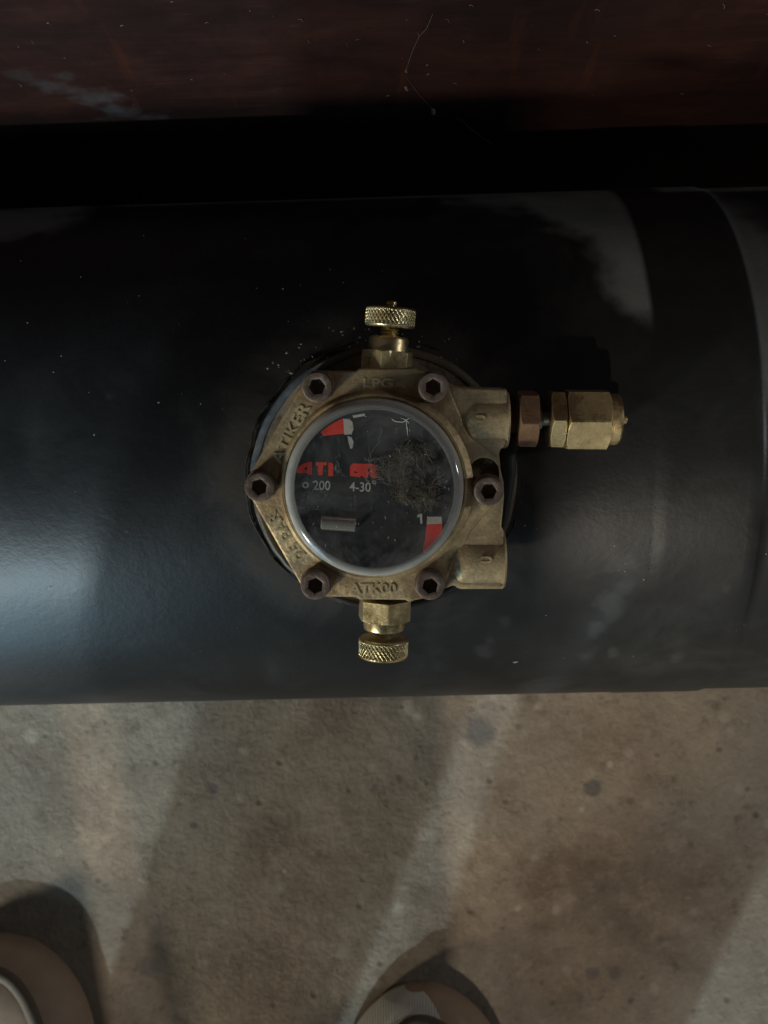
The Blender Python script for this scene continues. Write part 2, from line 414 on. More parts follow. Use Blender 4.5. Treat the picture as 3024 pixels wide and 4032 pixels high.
# ------------------------------------------------------------------ tank
tank = bpy.data.objects.new('gas_tank', None); C.objects.link(tank)
tank.location = (0, 0, 100*S); tank.rotation_euler = (0, R(-1.0), R(1.45))
tag(tank, 'black painted steel gas cylinder lying on the concrete floor, brass valve on top', 'gas tank')
def tank_profile():
    p = []
    L0, L1 = -330, 215
    for i in range(0, 13):
        a = math.pi/2*i/12; p.append((100*math.sin(a) + .01, L0 - 42*math.cos(a)))
    for x in (-250, -150, -50, 50): p.append((100, x))
    p += [(100, 86.0), (100.05, 87), (100.3, 88.5), (100.35, 91), (100.35, 94), (100.35, 104), (100.35, 116), (100.3, 119.8), (99.9, 120.8), (99.5, 121.4), (99.5, 124)]
    for i in range(0, 13):
        a = math.pi/2*i/12; p.append((99.5*math.cos(a) + .01, L1 + 42*math.sin(a)))
    return p
TM = frame((0, 0, 0), (1, 0, 0))
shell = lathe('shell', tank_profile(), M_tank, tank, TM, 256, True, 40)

# ------------------------------------------------------------------ valve: frame leaning 8.45 degrees towards the photographer
TILT = R(8.45)
valve = bpy.data.objects.new('tank_valve', None); C.objects.link(valve)
valve.location = (0, 0, 100*S); valve.rotation_euler = (TILT, 0, 0)
tag(valve, 'round brass multivalve with a clear level gauge bolted on top of the black tank', 'valve')
VM = Matrix.Translation((0, 0, 100)) @ Matrix.Rotation(TILT, 4, 'X'); VMi = VM.inverted()
def L(u, v, h):
    """photo pixel -> point in the valve's own frame at height h above the tank axis"""
    o = VMi @ CAM; d = (VMi.to_3x3() @ Vector(((u-1512)/F, -(v-2016)/F, -1)))
    return o + d*((h - o.z)/d.z)
def L2(u, v, h): q = L(u, v, h); return (q.x, q.y)
PXMM = 295/F   # mm per pixel near the dial

# boss: the steel neck welded on the shell
bc = L(1512, 1893, 103)
def boss_r(r, z, t, i): return r + .35*noise.noise(Vector((math.cos(t)*3, math.sin(t)*3, z*.3)))
def boss_material():
    m, nt, p = mat_new('boss_paint_and_rust'); v = coords(nt)
    a = noise_tex(nt, v, 110, 8, .7, .6); b = noise_tex(nt, v, 480, 5, .7)
    k = ramp(nt, a, [(.42, 0.0), (.58, 1.0)])
    nt.links.new(mix(nt, k, (.10, .078, .055), (.27, .215, .145)), p.inputs['Base Color'])
    p.inputs['Roughness'].default_value = .7
    nt.links.new(bump(nt, b, .6, .5), p.inputs['Normal']); return m
M_boss = boss_material()
boss = lathe('mounting_neck', [(41.6, 80), (41.6, 101.9), (41.0, 102.9), (40.2, 103.0), (39.9, 102.8), (39.6, 102.6), (10, 102.6)],
             M_boss, tank, Matrix(), 128, True, 25, boss_r)
# the neck belongs to the tank but stands square to the valve
TMw = Matrix.Translation((0, 0, 100)) @ Matrix.Rotation(R(1.45), 4, 'Z') @ Matrix.Rotation(R(-1.0), 4, 'Y')
REL = TMw.inverted() @ VM
for v_ in boss.data.vertices: v_.co = (REL @ (v_.co/S + Vector((bc.x, bc.y, 0))))*S
def rim_mat():
    m, nt, p = mat_new('neck_rim_paint'); v = coords(nt)
    a = noise_tex(nt, v, 160, 6, .6); b = noise_tex(nt, v, 55, 8, .7)
    paint = mix(nt, ramp(nt, a, [(.4, 0.0), (.65, 1.0)]), (.07, .085, .10), (.15, .175, .20))
    sep = nt.nodes.new('ShaderNodeSeparateXYZ'); nt.links.new(v, sep.inputs[0])
    # blue-grey on the left shoulder, brown elsewhere, near-black towards the front
    q = math_n(nt, 'ADD', math_n(nt, 'MULTIPLY', sep.outputs['X'], -26.0), math_n(nt, 'MULTIPLY', sep.outputs['Y'], 20.0))
    q = math_n(nt, 'ADD', q, math_n(nt, 'MULTIPLY', math_n(nt, 'SUBTRACT', b, .5), 1.2))
    k = ramp(nt, q, [(.62, 0.0), (.80, 1.0)])
    yb = math_n(nt, 'MULTIPLY', math_n(nt, 'ADD', sep.outputs['Y'], .048), 34.0, True)
    nt.links.new(mix(nt, k, mix(nt, yb, (.014, .014, .014), mix(nt, a, (.06, .048, .034), (.18, .145, .095))), paint), p.inputs['Base Color'])
    p.inputs['Roughness'].default_value = .45; nt.links.new(bump(nt, b, .5, .8), p.inputs['Normal']); return m
def rim_rf(r, z, t, i): return r + .45*noise.noise(Vector((math.cos(t)*4, math.sin(t)*4, 2))) + .15*noise.noise(Vector((math.cos(t)*14, math.sin(t)*14, 5)))
rim = lathe('neck_rim', [(41.9, 99.5), (41.75, 101.8), (41.3, 102.8), (40.3, 103.25), (39.5, 103.0), (39.2, 101.5)], rim_mat(), boss, Matrix(), 160, False, 50, rim_rf)
for v_ in rim.data.vertices: v_.co = (REL @ (v_.co/S + Vector((bc.x, bc.y, 0))))*S
# weld bead where neck and shell meet, following the cylinder
wp, wr = [], []
for j in range(260):
    t = 2*math.pi*j/260; r = 43.6 + .9*noise.noise(Vector((math.cos(t)*6, math.sin(t)*6, 4)))
    y = bc.y + r*math.sin(t); z = math.sqrt(max(1, 100*100 - y*y))
    wp.append(TMw.inverted() @ (VM @ Vector((bc.x + r*math.cos(t), y, z + .2))))
    wr.append(.35 + .7*noise.noise(Vector((j*.21, 1, 1))) + .3*noise.noise(Vector((j*.9, 5, 1))))
M_weld = metal('weld_grime', (.06, .048, .036), (.03, .026, .02), (.014, .013, .012), rough=(.5, .8), metallic=.2, dirt=.5, grain=.6)
tube('weld_bead', wp, wr, M_weld, tank, 10, True)

# --- cast body
cx0, cy0 = L2(1473, 1916, 118)
HT = 118.0
bolts_px = [(1020, 1918), (1248, 1523), (1706, 1525), (1925, 1935), (1694, 2308), (1241, 2307)]
bl = [L(u, v, 122.6) for u, v in bolts_px]
lobes = [(q.x, q.y) for q in bl]
def stain(m, pts, col, k):
    nt = m.node_tree; p = nt.nodes['Principled BSDF']; src = p.inputs['Base Color'].links[0].from_socket
    nt.links.new(mix(nt, math_n(nt, 'MULTIPLY', spots(nt, pts, None, .45, .3), k), src, col), p.inputs['Base Color'])
stain(M_cast, [(x, y, 6.8, 1.0) for x, y in lobes[:3] + lobes[4:]] + [(lobes[0][0]+4, lobes[0][1]-6, 6, .9), (lobes[5][0]+8, lobes[5][1]+3, 6, .9)], (.22, .115, .045), .6)
def tangent_outline():
    """hexagonal plate: rounded lobes round the six bolts, straight edges between"""
    pts = []
    r = 4.55
    def lobe(k, a0, a1, n=9): return arc(lobes[k][0], lobes[k][1], r, a0, a1, n)
    pts += lobe(5, 270, 210)[0:] # bottom left
    pts += lobe(0, 208, 150)
    pts += lobe(1, 150, 92)
    pts += [L2(1400, 1459, HT), L2(1412, 1450, HT), L2(1432, 1447, HT), L2(1500, 1450, HT), L2(1618, 1449, HT), L2(1628, 1443, HT), L2(1650, 1452, HT)]
    pts += lobe(2, 88, 30)
    pts += [L2(1850, 1720, HT), L2(1962, 1800, HT)]
    pts += lobe(3, 40, -40)
    pts += [L2(1860, 2090, HT), L2(1780, 2240, HT)]
    pts += lobe(4, -30, -88)
    pts += [L2(1630, 2366, HT), L2(1612, 2374, HT), L2(1596, 2364, HT), L2(1434, 2362, HT), L2(1418, 2366, HT), L2(1404, 2352, HT)]
    return pts
body = prism('valve_body', tangent_outline(), 103.5, HT, M_cast, valve, .9, 3)
tag(body)
bake(body)
# web carrying the two ports
HW = 117.6
web = [L2(1640, 1470, HW), L2(1700, 1475, HW), L2(1772, 1508, HW), L2(1800, 1522, HW), L2(1860, 1527, HW), L2(1997, 1530, HW), L2(1997, 1640, HW), L2(1990, 1750, HW), L2(1984, 1762, HW),
       L2(1972, 1770, HW), L2(1966, 1785, HW), L2(1972, 1850, HW), L2(1984, 1900, HW), L2(1986, 1960, HW), L2(1975, 2075, HW), L2(1985, 2092, HW), L2(1982, 2200, HW), L2(1976, 2318, HW),
       L2(1860, 2314, HW), L2(1780, 2308, HW), L2(1755, 2318, HW), L2(1700, 2330, HW), L2(1640, 2330, HW), L2(1600, 1900, HW)]
webo = prism('port_web', web, 104.5, HW, M_cast, valve, .8, 3); bake(webo)
# slot beside the right bolt
sx, sy = L2(1906, 1862, HT); r_ = 4.6
slot = arc(sx, sy, r_, 0, 180, 16) + [(sx-r_, sy-7), (sx+r_, sy-7)]
for o in (body, webo):
    c = prism('cut', slot, 115.4, 125, None, valve)
    boolean(o, [c])

def port(u0, u1, v, rad, h, name):
    a = L(u0, v, h); b = L(u1, v, h); ln = (b-a).length
    M = frame(a, b-a)
    prof = [(.2, -3.5), (2.0, -3.3), (4.2, -2.4), (6.2, -.6), (rad-.35, 1.9), (rad, 3.0), (rad, ln*.5), (rad, ln-.6), (rad-.5, ln), (5.6, ln), (5.4, ln-.8), (5.2, ln-6)]
    def rf(r, z, t, i): return r*(1 + .012*noise.noise(Vector((math.cos(t)*2, math.sin(t)*2, z*.3))))
    return lathe(name, prof, M_cast, valve, M, 96, True, 30, rf)
p1 = port(1826, 1998, 1652, 8.7, 110.6, 'port')
p2 = port(1775, 1984, 2202, 9.1, 110.6, 'port')

# dark notch plate and tan edge seen to the right of the body (gasket squeezed out)
gk = [L(u, v, 104.5) for u, v in [(2012, 1722), (2006, 1765), (1998, 1810), (2004, 1860), (2000, 1900), (1994, 1960), (1988, 2010), (1978, 2075)]]
tube('gasket', gk, [2.4, 2.6, 2.6, 2.3, 2.0, 1.6, 1.3, .8], M_rubber, valve, 10)

# bezel ring of the body round the glass
dc = L(1474, 1922, 121)
DM = Matrix.Translation((dc.x, dc.y, 0))
lathe('bezel', [(28.6, 116.5), (28.5, 118.2), (28.1, 119.0), (27.5, 119.55), (26.9, 119.5), (26.55, 119.0), (26.4, 117.0)], M_cast, valve, DM, 180, True, 28,
      lambda r, z, t, i: r + .10*noise.noise(Vector((math.cos(t)*5, math.sin(t)*5, z))) + (.9 if i < 2 else .4 if i == 2 else 0)*max(0, math.cos(t-.2)))

# --- raised lettering
def letter(body_, u, v, ang, wpx, hpx, depth=.75, bold=.015, h=HT, zz=None):
    q = L(u, v, h); k = (418.4-h)/F
    M = Matrix.Translation((q.x, q.y, (zz if zz is not None else h) - .25)) @ Matrix.Rotation(R(ang), 4, 'Z')
    return text_mesh('lettering', body_, wpx*k, hpx*k, depth, M, M_letter, body, bold, .012)
letter('LPG', 1489, 1507, 0, 118, 36, .5)
letter('ATIKER', 1144, 1706, 62, 262, 50, .6, .012)
letter('25 BAR', 1126, 2108, 124, 218, 48, .45, .010)
letter('ATK00', 1468, 2317, 0.5, 190, 42, .55)
# little raised marks on top of the ports
for (u, v, wd, h) in ((1916, 2203, 46, 119.6), (1893, 1648, 40, 119.2)):
    q = L(u, v, h); Mx = Matrix.Translation((q.x, q.y, h-.55)) @ Matrix.Rotation(R(90), 4, 'Z')
    text_mesh('port_mark', 'U', 26*.074, wd*.074, .8, Mx, M_cast, p2 if v > 2000 else p1, .02, .012)

# --- bolts
def make_bolt(k):
    q = bl[k]; rot = [.35, .12, .52, .05, .28, .40][k]
    M = Matrix.Translation((q.x, q.y, 0)); n = 96
    z0, z1 = 117.6, 122.7; Ro = 4.35; Ri = 2.12
    def hexr(t):
        a = (t - rot) % (math.pi/3) - math.pi/6
        return Ri/math.cos(a)
    rings = []
    def ring(f, z): rings.append([M @ Vector((f(2*math.pi*j/n)*math.cos(2*math.pi*j/n), f(2*math.pi*j/n)*math.sin(2*math.pi*j/n), z)) for j in range(n)])
    kn = lambda t: Ro - .06*(math.cos(t*36) > 0)
    ring(kn, z0); ring(kn, z1-1.0); ring(lambda t: Ro, z1-.75); ring(lambda t: Ro-.08, z1-.35); ring(lambda t: Ro-.35, z1-.08)
    ring(lambda t: Ro-.8, z1); ring(lambda t: Ri*1.28, z1 - .02); ring(lambda t: hexr(t)+.04, z1-.18); ring(hexr, z1-.35); ring(hexr, z1-3.0); ring(lambda t: .3, z1-3.5)
    vs, fs = ring_surface(rings)
    b = from_pydata('socket_bolt', vs, fs, M_bolt, valve, True, 30)
    lathe('washer', [(4.75, 117.5), (4.75, 118.35), (4.6, 118.5), (3.9, 118.5)], M_bolt, b, M, 64)
for k in range(6): make_bolt(k)

# --- the two service valves with knurled knobs
def knob_valve(pts, hex_px, collar_px, stem_px, knob_px, tip_px, hrot):
    """pts: two photo points on the axis, near to far; *_px: (start, end, diameter) along the axis in pixels"""
    h = 109.5; a = L(*pts[0], h); b = L(*pts[1], h); k = (b-a).length/math.dist(pts[0], pts[1])
    M = frame(a, b-a)
    z = lambda p: (p)*k
    hx = hex_nut('hex_base', hex_px[2]*k, z(hex_px[0]), z(hex_px[1]), M_nickel, valve, M, rot=hrot, ch0=False)
    d = collar_px[2]*k/2; z0, z1 = z(collar_px[0]), z(collar_px[1])
    lathe('collar', [(d, z0-.5), (d, z1-.9), (d-.15, z1-.4), (d-.6, z1), (2, z1)], M_brass, hx, M, 72, True, 30)
    d = stem_px[2]*k/2; z0, z1 = z(stem_px[0]), z(stem_px[1]); n = 14
    lathe('stem', [(d*.8, z0-1)] + [(d*(.86 + .14*math.sin(i*2*math.pi/4.5)), z0 + (z1-z0)*i/n) for i in range(n+1)] + [(d*.8, z1+1)], M_nickel, hx, M, 48, True, 60)
    Rk = knob_px[2]*k/2; z0, z1 = z(knob_px[0]), z(knob_px[1]); nk = 38; nt_ = 608; nz = 40
    rings = []
    def cring(r, zz): rings.append([M @ Vector((r*math.cos(2*math.pi*j/nt_), r*math.sin(2*math.pi*j/nt_), zz)) for j in range(nt_)])
    cring(1.0, z0+.25); cring(Rk-1.6, z0+.2); cring(Rk-1.0, z0); cring(Rk-.45, z0+.08); cring(Rk-.12, z0+.5)
    zz0, zz1 = z0+.8, z1-.8
    for i in range(nz+1):
        q = i/nz; zz = zz0 + (zz1-zz0)*q; ramp_ = min(1, q*9, (1-q)*9); rr = []
        for j in range(nt_):
            t = 2*math.pi*j/nt_; s = (zz-zz0)/1.15
            f1 = abs(((t*nk/(2*math.pi) + s*.62) % 1) - .5)*2; f2 = abs(((t*nk/(2*math.pi) - s*.62) % 1) - .5)*2
            g = max(max(0, (f1-.62)/.38), max(0, (f2-.62)/.38))     # ridge network
            wear_glint = .65 + .6*noise.noise(Vector((math.cos(t)*2.2, math.sin(t)*2.2, zz*.3)))
            dep = .42*(1 - min(1, g*1.8))*ramp_*min(1, max(.25, wear_glint+.3))
            r = Rk - dep; rr.append(M @ Vector((r*math.cos(t), r*math.sin(t), zz)))
        rings.append(rr)
    cring(Rk-.12, z1-.5); cring(Rk-.45, z1-.12); cring(Rk-1.1, z1); cring(1.0, z1)
    vs, fs = ring_surface(rings)
    kb = from_pydata('knurled_knob', vs, fs, M_brass, hx, True, 50)
    if tip_px:
        d = tip_px[2]*k/2; z0, z1 = z(tip_px[0]), z(tip_px[1])
        lathe('spindle_tip', [(d*.7, z0-.6), (d*.72, z0+.25*(z1-z0)), (d, z0+.45*(z1-z0)), (d, z0+.8*(z1-z0)), (d*.7, z1), (.3, z1+.05)], M_nickel, hx, M, 40, True, 30)
knob_valve(((1522, 1452), (1541, 1200)), (-8, 72, 186), (70, 128, 160), (126, 166, 80), (163, 243, 200), (242, 268, 44), .30)
knob_valve(((1515, 2362), (1508, 2600)), (-4, 76, 182), (70, 116, 158), (114, 146, 70), (146, 224, 190), (224, 236, 34), .36)

# --- outlet fitting on the upper port
fa = L(1998, 1648, 110.6); fb = L(2468, 1652, 110.6)
FM = frame(fa, fb-fa); fk = (fb-fa).length/470
fz = lambda u: (u-1998)*fk
pipe = lathe('outlet_pipe', [(4.3, -4)] + [(4.3 + .22*math.sin(i*1.9), fz(1998) + i*(fz(2038)-fz(1998))/12) for i in range(13)] + [(4.2, fz(2040))], M_brown, valve, FM, 48, True, 60)
hex_nut('lock_nut', 15.6, fz(2036), fz(2112), M_rust, pipe, FM, rot=R(30)+.12)
lathe('olive_tube', [(3.1, fz(2110)), (3.1, fz(2131)), (2.7, fz(2134)), (2.2, fz(2136)), (2.2, fz(2162))], M_steel, pipe, FM, 40)
hex_nut('rear_nut', 16.3, fz(2158), fz(2216), M_nickel, pipe, FM, rot=R(30))
lathe('nut_gap', [(6.6, fz(2214)), (6.6, fz(2224))], M_black, pipe, FM, 40)
hex_nut('union_nut', 17.1, fz(2221), fz(2388), M_nickel, pipe, FM, rc=8.75, rot=R(30)+.03)
cap = lathe('end_cap', [(7.7, fz(2376)), (7.75, fz(2418)), (7.6, fz(2428)), (7.0, fz(2436)), (5.6, fz(2439)), (1.5, fz(2440))], M_nickel, pipe, FM, 72, True, 30)
lathe('cap_tip', [(1.5, fz(2438)), (1.45, fz(2458)), (1.2, fz(2466)), (.5, fz(2470))], M_nickel, pipe, FM, 32, True, 30)

# --- dial
def dial_mat():
    m, nt, p = mat_new('dial_black'); v = coords(nt)
    a = noise_tex(nt, v, 120, 8, .7); b = noise_tex(nt, v, 700, 4, .7)
    col = mix(nt, ramp(nt, a, [(.35, 0.0), (.7, 1.0)]), (.018, .018, .020), (.034, .032, .031))
    nt.links.new(col, p.inputs['Base Color']); p.inputs['Roughness'].default_value = .7
    return m
def faded(name, col, col2):
    m, nt, p = mat_new(name); v = coords(nt)
    a = noise_tex(nt, v, 420, 6, .7)
    nt.links.new(mix(nt, ramp(nt, a, [(.45, 0.0), (.75, 1.0)]), col, col2), p.inputs['Base Color']); p.inputs['Roughness'].default_value = .5
    return m
HD = 120.4
k0 = (418.4-HD)/F
dial = lathe('dial_face', [(25.4, HD-1.2), (25.4, HD), (.3, HD)], dial_mat(), valve, DM, 128, True, 30)
M_red = faded('dial_red', (.90, .065, .04), (.62, .06, .045)); M_white = faded('dial_white', (.62, .56, .48), (.42, .38, .32)); M_print = faded('dial_print', (.58, .56, .52), (.30, .29, .28))
def flat(name, px, mat, h=HD, dz=.06, t=.12):
    return prism(name, [L2(u, v, h) for u, v in px], h+dz-t, h+dz, mat, dial)
flat('red_mark', [(1262, 1702), (1285, 1683), (1318, 1663), (1350, 1648), (1356, 1708), (1310, 1712), (1275, 1716)], M_red)
flat('cream_mark', [(1351, 1648), (1376, 1650), (1388, 1662), (1392, 1690), (1384, 1710), (1356, 1712)], M_white, dz=.07)
flat('cream_mark', [(1368, 1716), (1384, 1722), (1392, 1740), (1388, 1764), (1380, 1768), (1373, 1745)], M_print)
flat('scale_dash', [(1388, 1636), (1436, 1628), (1438, 1637), (1392, 1646)], M_print)
flat('white_mark', [(1682, 2035), (1738, 2034), (1741, 2062), (1680, 2065)], M_white)
flat('red_mark', [(1680, 2066), (1740, 2063), (1741, 2096), (1722, 2122), (1700, 2145), (1672, 2178), (1664, 2170), (1674, 2120)], M_red, dz=.05)
flat('scale_numeral', [(1642, 2029), (1652, 2023), (1662, 2023), (1663, 2062), (1655, 2063), (1653, 2036), (1643, 2037)], M_print)
# lettering: blocky red word, partly worn away
flat('red_letter', [(1172, 1846), (1186, 1830), (1208, 1820), (1229, 1818), (1228, 1870), (1214, 1868), (1206, 1862), (1174, 1864), (1168, 1856)], M_red)
flat('letter_counter', [(1199, 1843), (1208, 1838), (1209, 1849), (1200, 1849)], M_black, dz=.09)
flat('red_letter', [(1243, 1820), (1286, 1820), (1285, 1831), (1272, 1832), (1270, 1871), (1252, 1871), (1252, 1833), (1243, 1832)], M_red)
flat('red_letter', [(1295, 1822), (1304, 1820), (1312, 1826), (1312, 1874), (1292, 1875), (1293, 1822)], M_red)
flat('red_letter', [(1377, 1838), (1384, 1829), (1392, 1824), (1433, 1826), (1432, 1845), (1440, 1858), (1431, 1880), (1378, 1874)], M_red)
flat('letter_counter', [(1394, 1857), (1400, 1856), (1408, 1861), (1406, 1863), (1396, 1862)], M_black, dz=.09)
flat('letter_counter', [(1418, 1878), (1424, 1871), (1431, 1881)], M_black, dz=.09)
flat('red_letter', [(1433, 1826), (1472, 1827), (1483, 1833), (1484, 1849), (1477, 1857), (1488, 1882), (1468, 1882), (1450, 1866), (1448, 1880), (1432, 1880)], M_red, dz=.05)
flat('letter_counter', [(1449, 1848), (1453, 1840), (1458, 1844), (1456, 1856), (1448, 1858)], M_black, dz=.09)
def dtext(s, u, v, wpx, hpx, ang=-1.5, bold=.006):
    q = L(u, v, HD); M = Matrix.Translation((q.x, q.y, HD-.05)) @ Matrix.Rotation(R(ang), 4, 'Z')
    return text_mesh('dial_print', s, wpx*k0, hpx*k0, .13, M, M_print, dial, bold)
dtext('200', 1267, 1911, 68, 38, -2, .012); dtext('4-30', 1418, 1917, 84, 38, -2, .012)
def ring_print(u, v, ro, ri, name='dial_print'):
    q = L(u, v, HD); M = Matrix.Translation((q.x, q.y, 0))
    lathe(name, [(ro*k0, HD+.02), (ro*k0, HD+.08), (ri*k0, HD+.08), (ri*k0, HD+.02)], M_print, dial, M, 32, False)
ring_print(1203, 1910, 13, 7); ring_print(1474, 1899, 8, 4)
sl = L(1203, 1910, HD)
# indicator pin lying behind the glass
pa, pb = L(1264, 2057, HD+1.6), L(1402, 2066, HD+1.6)
PMx = frame(pa, pb-pa); pl = (pb-pa).length
lathe('indicator_pin', [(.4, 0), (1.9, .05), (2.15, .3), (2.15, pl-.3), (1.9, pl-.05), (.4, pl)], simple('pin_metal', (.85, .78, .68), .22, .8), dial, PMx, 48, True, 30)

# clear acrylic cover
def cover_mat():
    m = bpy.data.materials.new('scratched_acrylic'); m.use_nodes = True; nt = m.node_tree; nt.nodes.clear()
    out = nt.nodes.new('ShaderNodeOutputMaterial'); v = coords(nt)
    tr = nt.nodes.new('ShaderNodeBsdfTransparent'); tr.inputs[0].default_value = (.96, .965, .965, 1)
    gl = nt.nodes.new('ShaderNodeBsdfGlossy'); gl.inputs['Roughness'].default_value = .16; gl.inputs[0].default_value = (1, 1, 1, 1)
    lw = nt.nodes.new('ShaderNodeLayerWeight'); lw.inputs[0].default_value = .5
    fr = math_n(nt, 'ADD', .05, math_n(nt, 'MULTIPLY', math_n(nt, 'POWER', lw.outputs['Facing'], 5.0), .8))
    hz = noise_tex(nt, v, 60, 9, .72, .5)
    s1 = noise_tex(nt, coords(nt, (26, 1.6, 1), rot=(0, 0, -.05)), 70, 6, .7, .25)
    s2 = noise_tex(nt, coords(nt, (3, 30, 1), rot=(0, 0, .7)), 60, 5, .7, .6)
    n1 = bump(nt, s1, .12, .1); nt.links.new(n1, gl.inputs['Normal'])
    m1 = nt.nodes.new('ShaderNodeMixShader'); nt.links.new(fr, m1.inputs[0]); nt.links.new(tr.outputs[0], m1.inputs[1]); nt.links.new(gl.outputs[0], m1.inputs[2])
    df = nt.nodes.new('ShaderNodeBsdfDiffuse'); df.inputs[0].default_value = (.60, .60, .58, 1)
    sc = math_n(nt, 'MULTIPLY', ramp(nt, s1, [(.60, 0.0), (.84, 1.0)]), .34)
    sc2 = math_n(nt, 'MULTIPLY', ramp(nt, s2, [(.66, 0.0), (.78, 1.0)]), .25)
    hm = math_n(nt, 'MULTIPLY', ramp(nt, hz, [(.44, .01), (.72, .17)]), 1.0)
    # dustier towards the border of the disc
    tc = nt.nodes.new('ShaderNodeTexCoord'); d = nt.nodes.new('ShaderNodeVectorMath'); d.operation = 'DISTANCE'
    nt.links.new(tc.outputs['Object'], d.inputs[0]); d.inputs[1].default_value = (dc.x*S, dc.y*S, 125*S)
    rm = nt.nodes.new('ShaderNodeMapRange'); nt.links.new(d.outputs['Value'], rm.inputs[0]); rm.inputs[1].default_value = 15*S; rm.inputs[2].default_value = 24*S; rm.inputs[3].default_value = .75; rm.inputs[4].default_value = 1.35
    mask = math_n(nt, 'MULTIPLY', math_n(nt, 'ADD', math_n(nt, 'MAXIMUM', sc, sc2), hm), rm.outputs[0], True)
    m2 = nt.nodes.new('ShaderNodeMixShader'); nt.links.new(mask, m2.inputs[0]); nt.links.new(m1.outputs[0], m2.inputs[1]); nt.links.new(df.outputs[0], m2.inputs[2])
    nt.links.new(m2.outputs[0], out.inputs['Surface']); return m
def rim_acrylic():
    m = bpy.data.materials.new('frosted_acrylic_edge'); m.use_nodes = True; nt = m.node_tree; nt.nodes.clear()
    out = nt.nodes.new('ShaderNodeOutputMaterial'); v = coords(nt)
    tr = nt.nodes.new('ShaderNodeBsdfTransparent'); tr.inputs[0].default_value = (.93, .94, .95, 1)
    p = nt.nodes.new('ShaderNodeBsdfPrincipled'); p.inputs['Base Color'].default_value = (.84, .81, .75, 1); p.inputs['Roughness'].default_value = .12
    p.inputs['Specular IOR Level'].default_value = 1.0; p.inputs['Coat Weight'].default_value = 1.0; p.inputs['Coat Roughness'].default_value = .08
    a = noise_tex(nt, v, 110, 6, .6)
    sp_ = nt.nodes.new('ShaderNodeSeparateXYZ'); nt.links.new(v, sp_.inputs[0])
    dx_ = math_n(nt, 'SUBTRACT', sp_.outputs['X'], dc.x*S); dy_ = math_n(nt, 'SUBTRACT', sp_.outputs['Y'], dc.y*S)
    rr_ = math_n(nt, 'SQRT', math_n(nt, 'ADD', math_n(nt, 'MULTIPLY', dx_, dx_), math_n(nt, 'MULTIPLY', dy_, dy_)))
    mr_ = nt.nodes.new('ShaderNodeMapRange'); nt.links.new(rr_, mr_.inputs[0]); mr_.inputs[1].default_value = 23.3*S; mr_.inputs[2].default_value = 26.1*S; mr_.inputs[3].default_value = .18; mr_.inputs[4].default_value = .85
    mx = nt.nodes.new('ShaderNodeMixShader'); nt.links.new(math_n(nt, 'MULTIPLY', ramp(nt, a, [(.3, .7), (.7, 1.0)]), mr_.outputs[0]), mx.inputs[0])
    nt.links.new(tr.outputs[0], mx.inputs[1]); nt.links.new(p.outputs[0], mx.inputs[2]); nt.links.new(mx.outputs[0], out.inputs['Surface']); return m
HC = 125.0
cover = lathe('gauge_cover', [(23.4, HC-.02), (22.6, HC), (.2, HC+.25)], cover_mat(), valve, DM, 160, False, 60)
if cover.data.polygons[0].normal.z < 0: cover.data.flip_normals()
# close the middle of the cover
lathe('cover_rim', [(26.35, 118.6), (26.35, 121.6), (26.2, 122.6), (25.75, 123.6), (25.1, 124.35), (24.3, 124.8), (23.4, HC), (23.2, HC-.35), (23.6, HC-1.2), (24.0, 122.6), (24.1, 120.6)], rim_acrylic(), cover, DM, 180, False, 40,
      lambda r, z, t, i: r + .05*noise.noise(Vector((math.cos(t)*6, math.sin(t)*6, z))))

# fluff and cobweb caught under the glass
def strands(name, spec, mat, parent, seed, h0, h1):
    rnd = random.Random(seed); V, Fc = [], []
    for (u, v, su, sv, n, ln, dirang) in spec:
        for _ in range(int(n*1.7)):
            x = rnd.gauss(u, su); y = rnd.gauss(v, sv); a = R(dirang) + rnd.gauss(0, .9); pts = []
            step = ln/7*rnd.uniform(.4, 1.3); hh = rnd.uniform(h0, h1)
            for s in range(8):
                if math.hypot(x-1468, y-1925) > 300: break
                pts.append(L(x, y, hh)); x += step*math.cos(a); y += step*math.sin(a); a += rnd.gauss(0, .38); hh = min(h1, max(h0, hh+rnd.gauss(0, .2)))
            if len(pts) < 3: continue
            r = rnd.uniform(.018, .05); vs, fs = tube(None, pts, [r]*len(pts), None, None, 4)
            b = len(V); V += vs; Fc += [tuple(b+i for i in f) for f in fs]
    return from_pydata(name, V, Fc, mat, parent, True, 60)
M_fluff = simple('tan_fluff', (.27, .23, .17), .9); M_fluffd = simple('dark_grime', (.03, .024, .018), .95); M_fluffg = simple('grey_lint', (.38, .38, .35), .9)
spec = [(1530, 1850, 20, 7, 170, 50, -8), (1572, 1838, 14, 8, 170, 42, -25), (1590, 1780, 17, 18, 100, 38, 60), (1600, 1942, 20, 8, 220, 45, 15), (1596, 1905, 10, 14, 90, 40, 60),
        (1655, 1770, 26, 16, 26, 50, 80), (1664, 1962, 20, 10, 110, 45, 40), (1710, 1890, 20, 16, 14, 70, -35), (1650, 1915, 24, 10, 30, 50, 10)]
f1 = strands('dust_fluff', spec, M_fluff, dial, 3, HD+.4, HD+2.6)
tag(f1, kind='stuff')
f3 = strands('dust_fluff', [(u, v, su*1.2, sv*1.3, int(n*.35), ln, d) for u, v, su, sv, n, ln, d in spec], M_fluffd, dial, 8, HD+.6, HD+2.8)
tag(f3, kind='stuff')
f2 = strands('cobweb', [(1480, 1808, 40, 5, 9, 110, 8), (1325, 1835, 6, 18, 9, 32, 80), (1215, 1735, 20, 20, 8, 40, 30), (1480, 1860, 20, 20, 30, 40, 10), (1240, 1950, 40, 30, 8, 24, 80)], M_fluffg, dial, 5, HD+.4, HD+1.2)
tag(f2, kind='stuff')
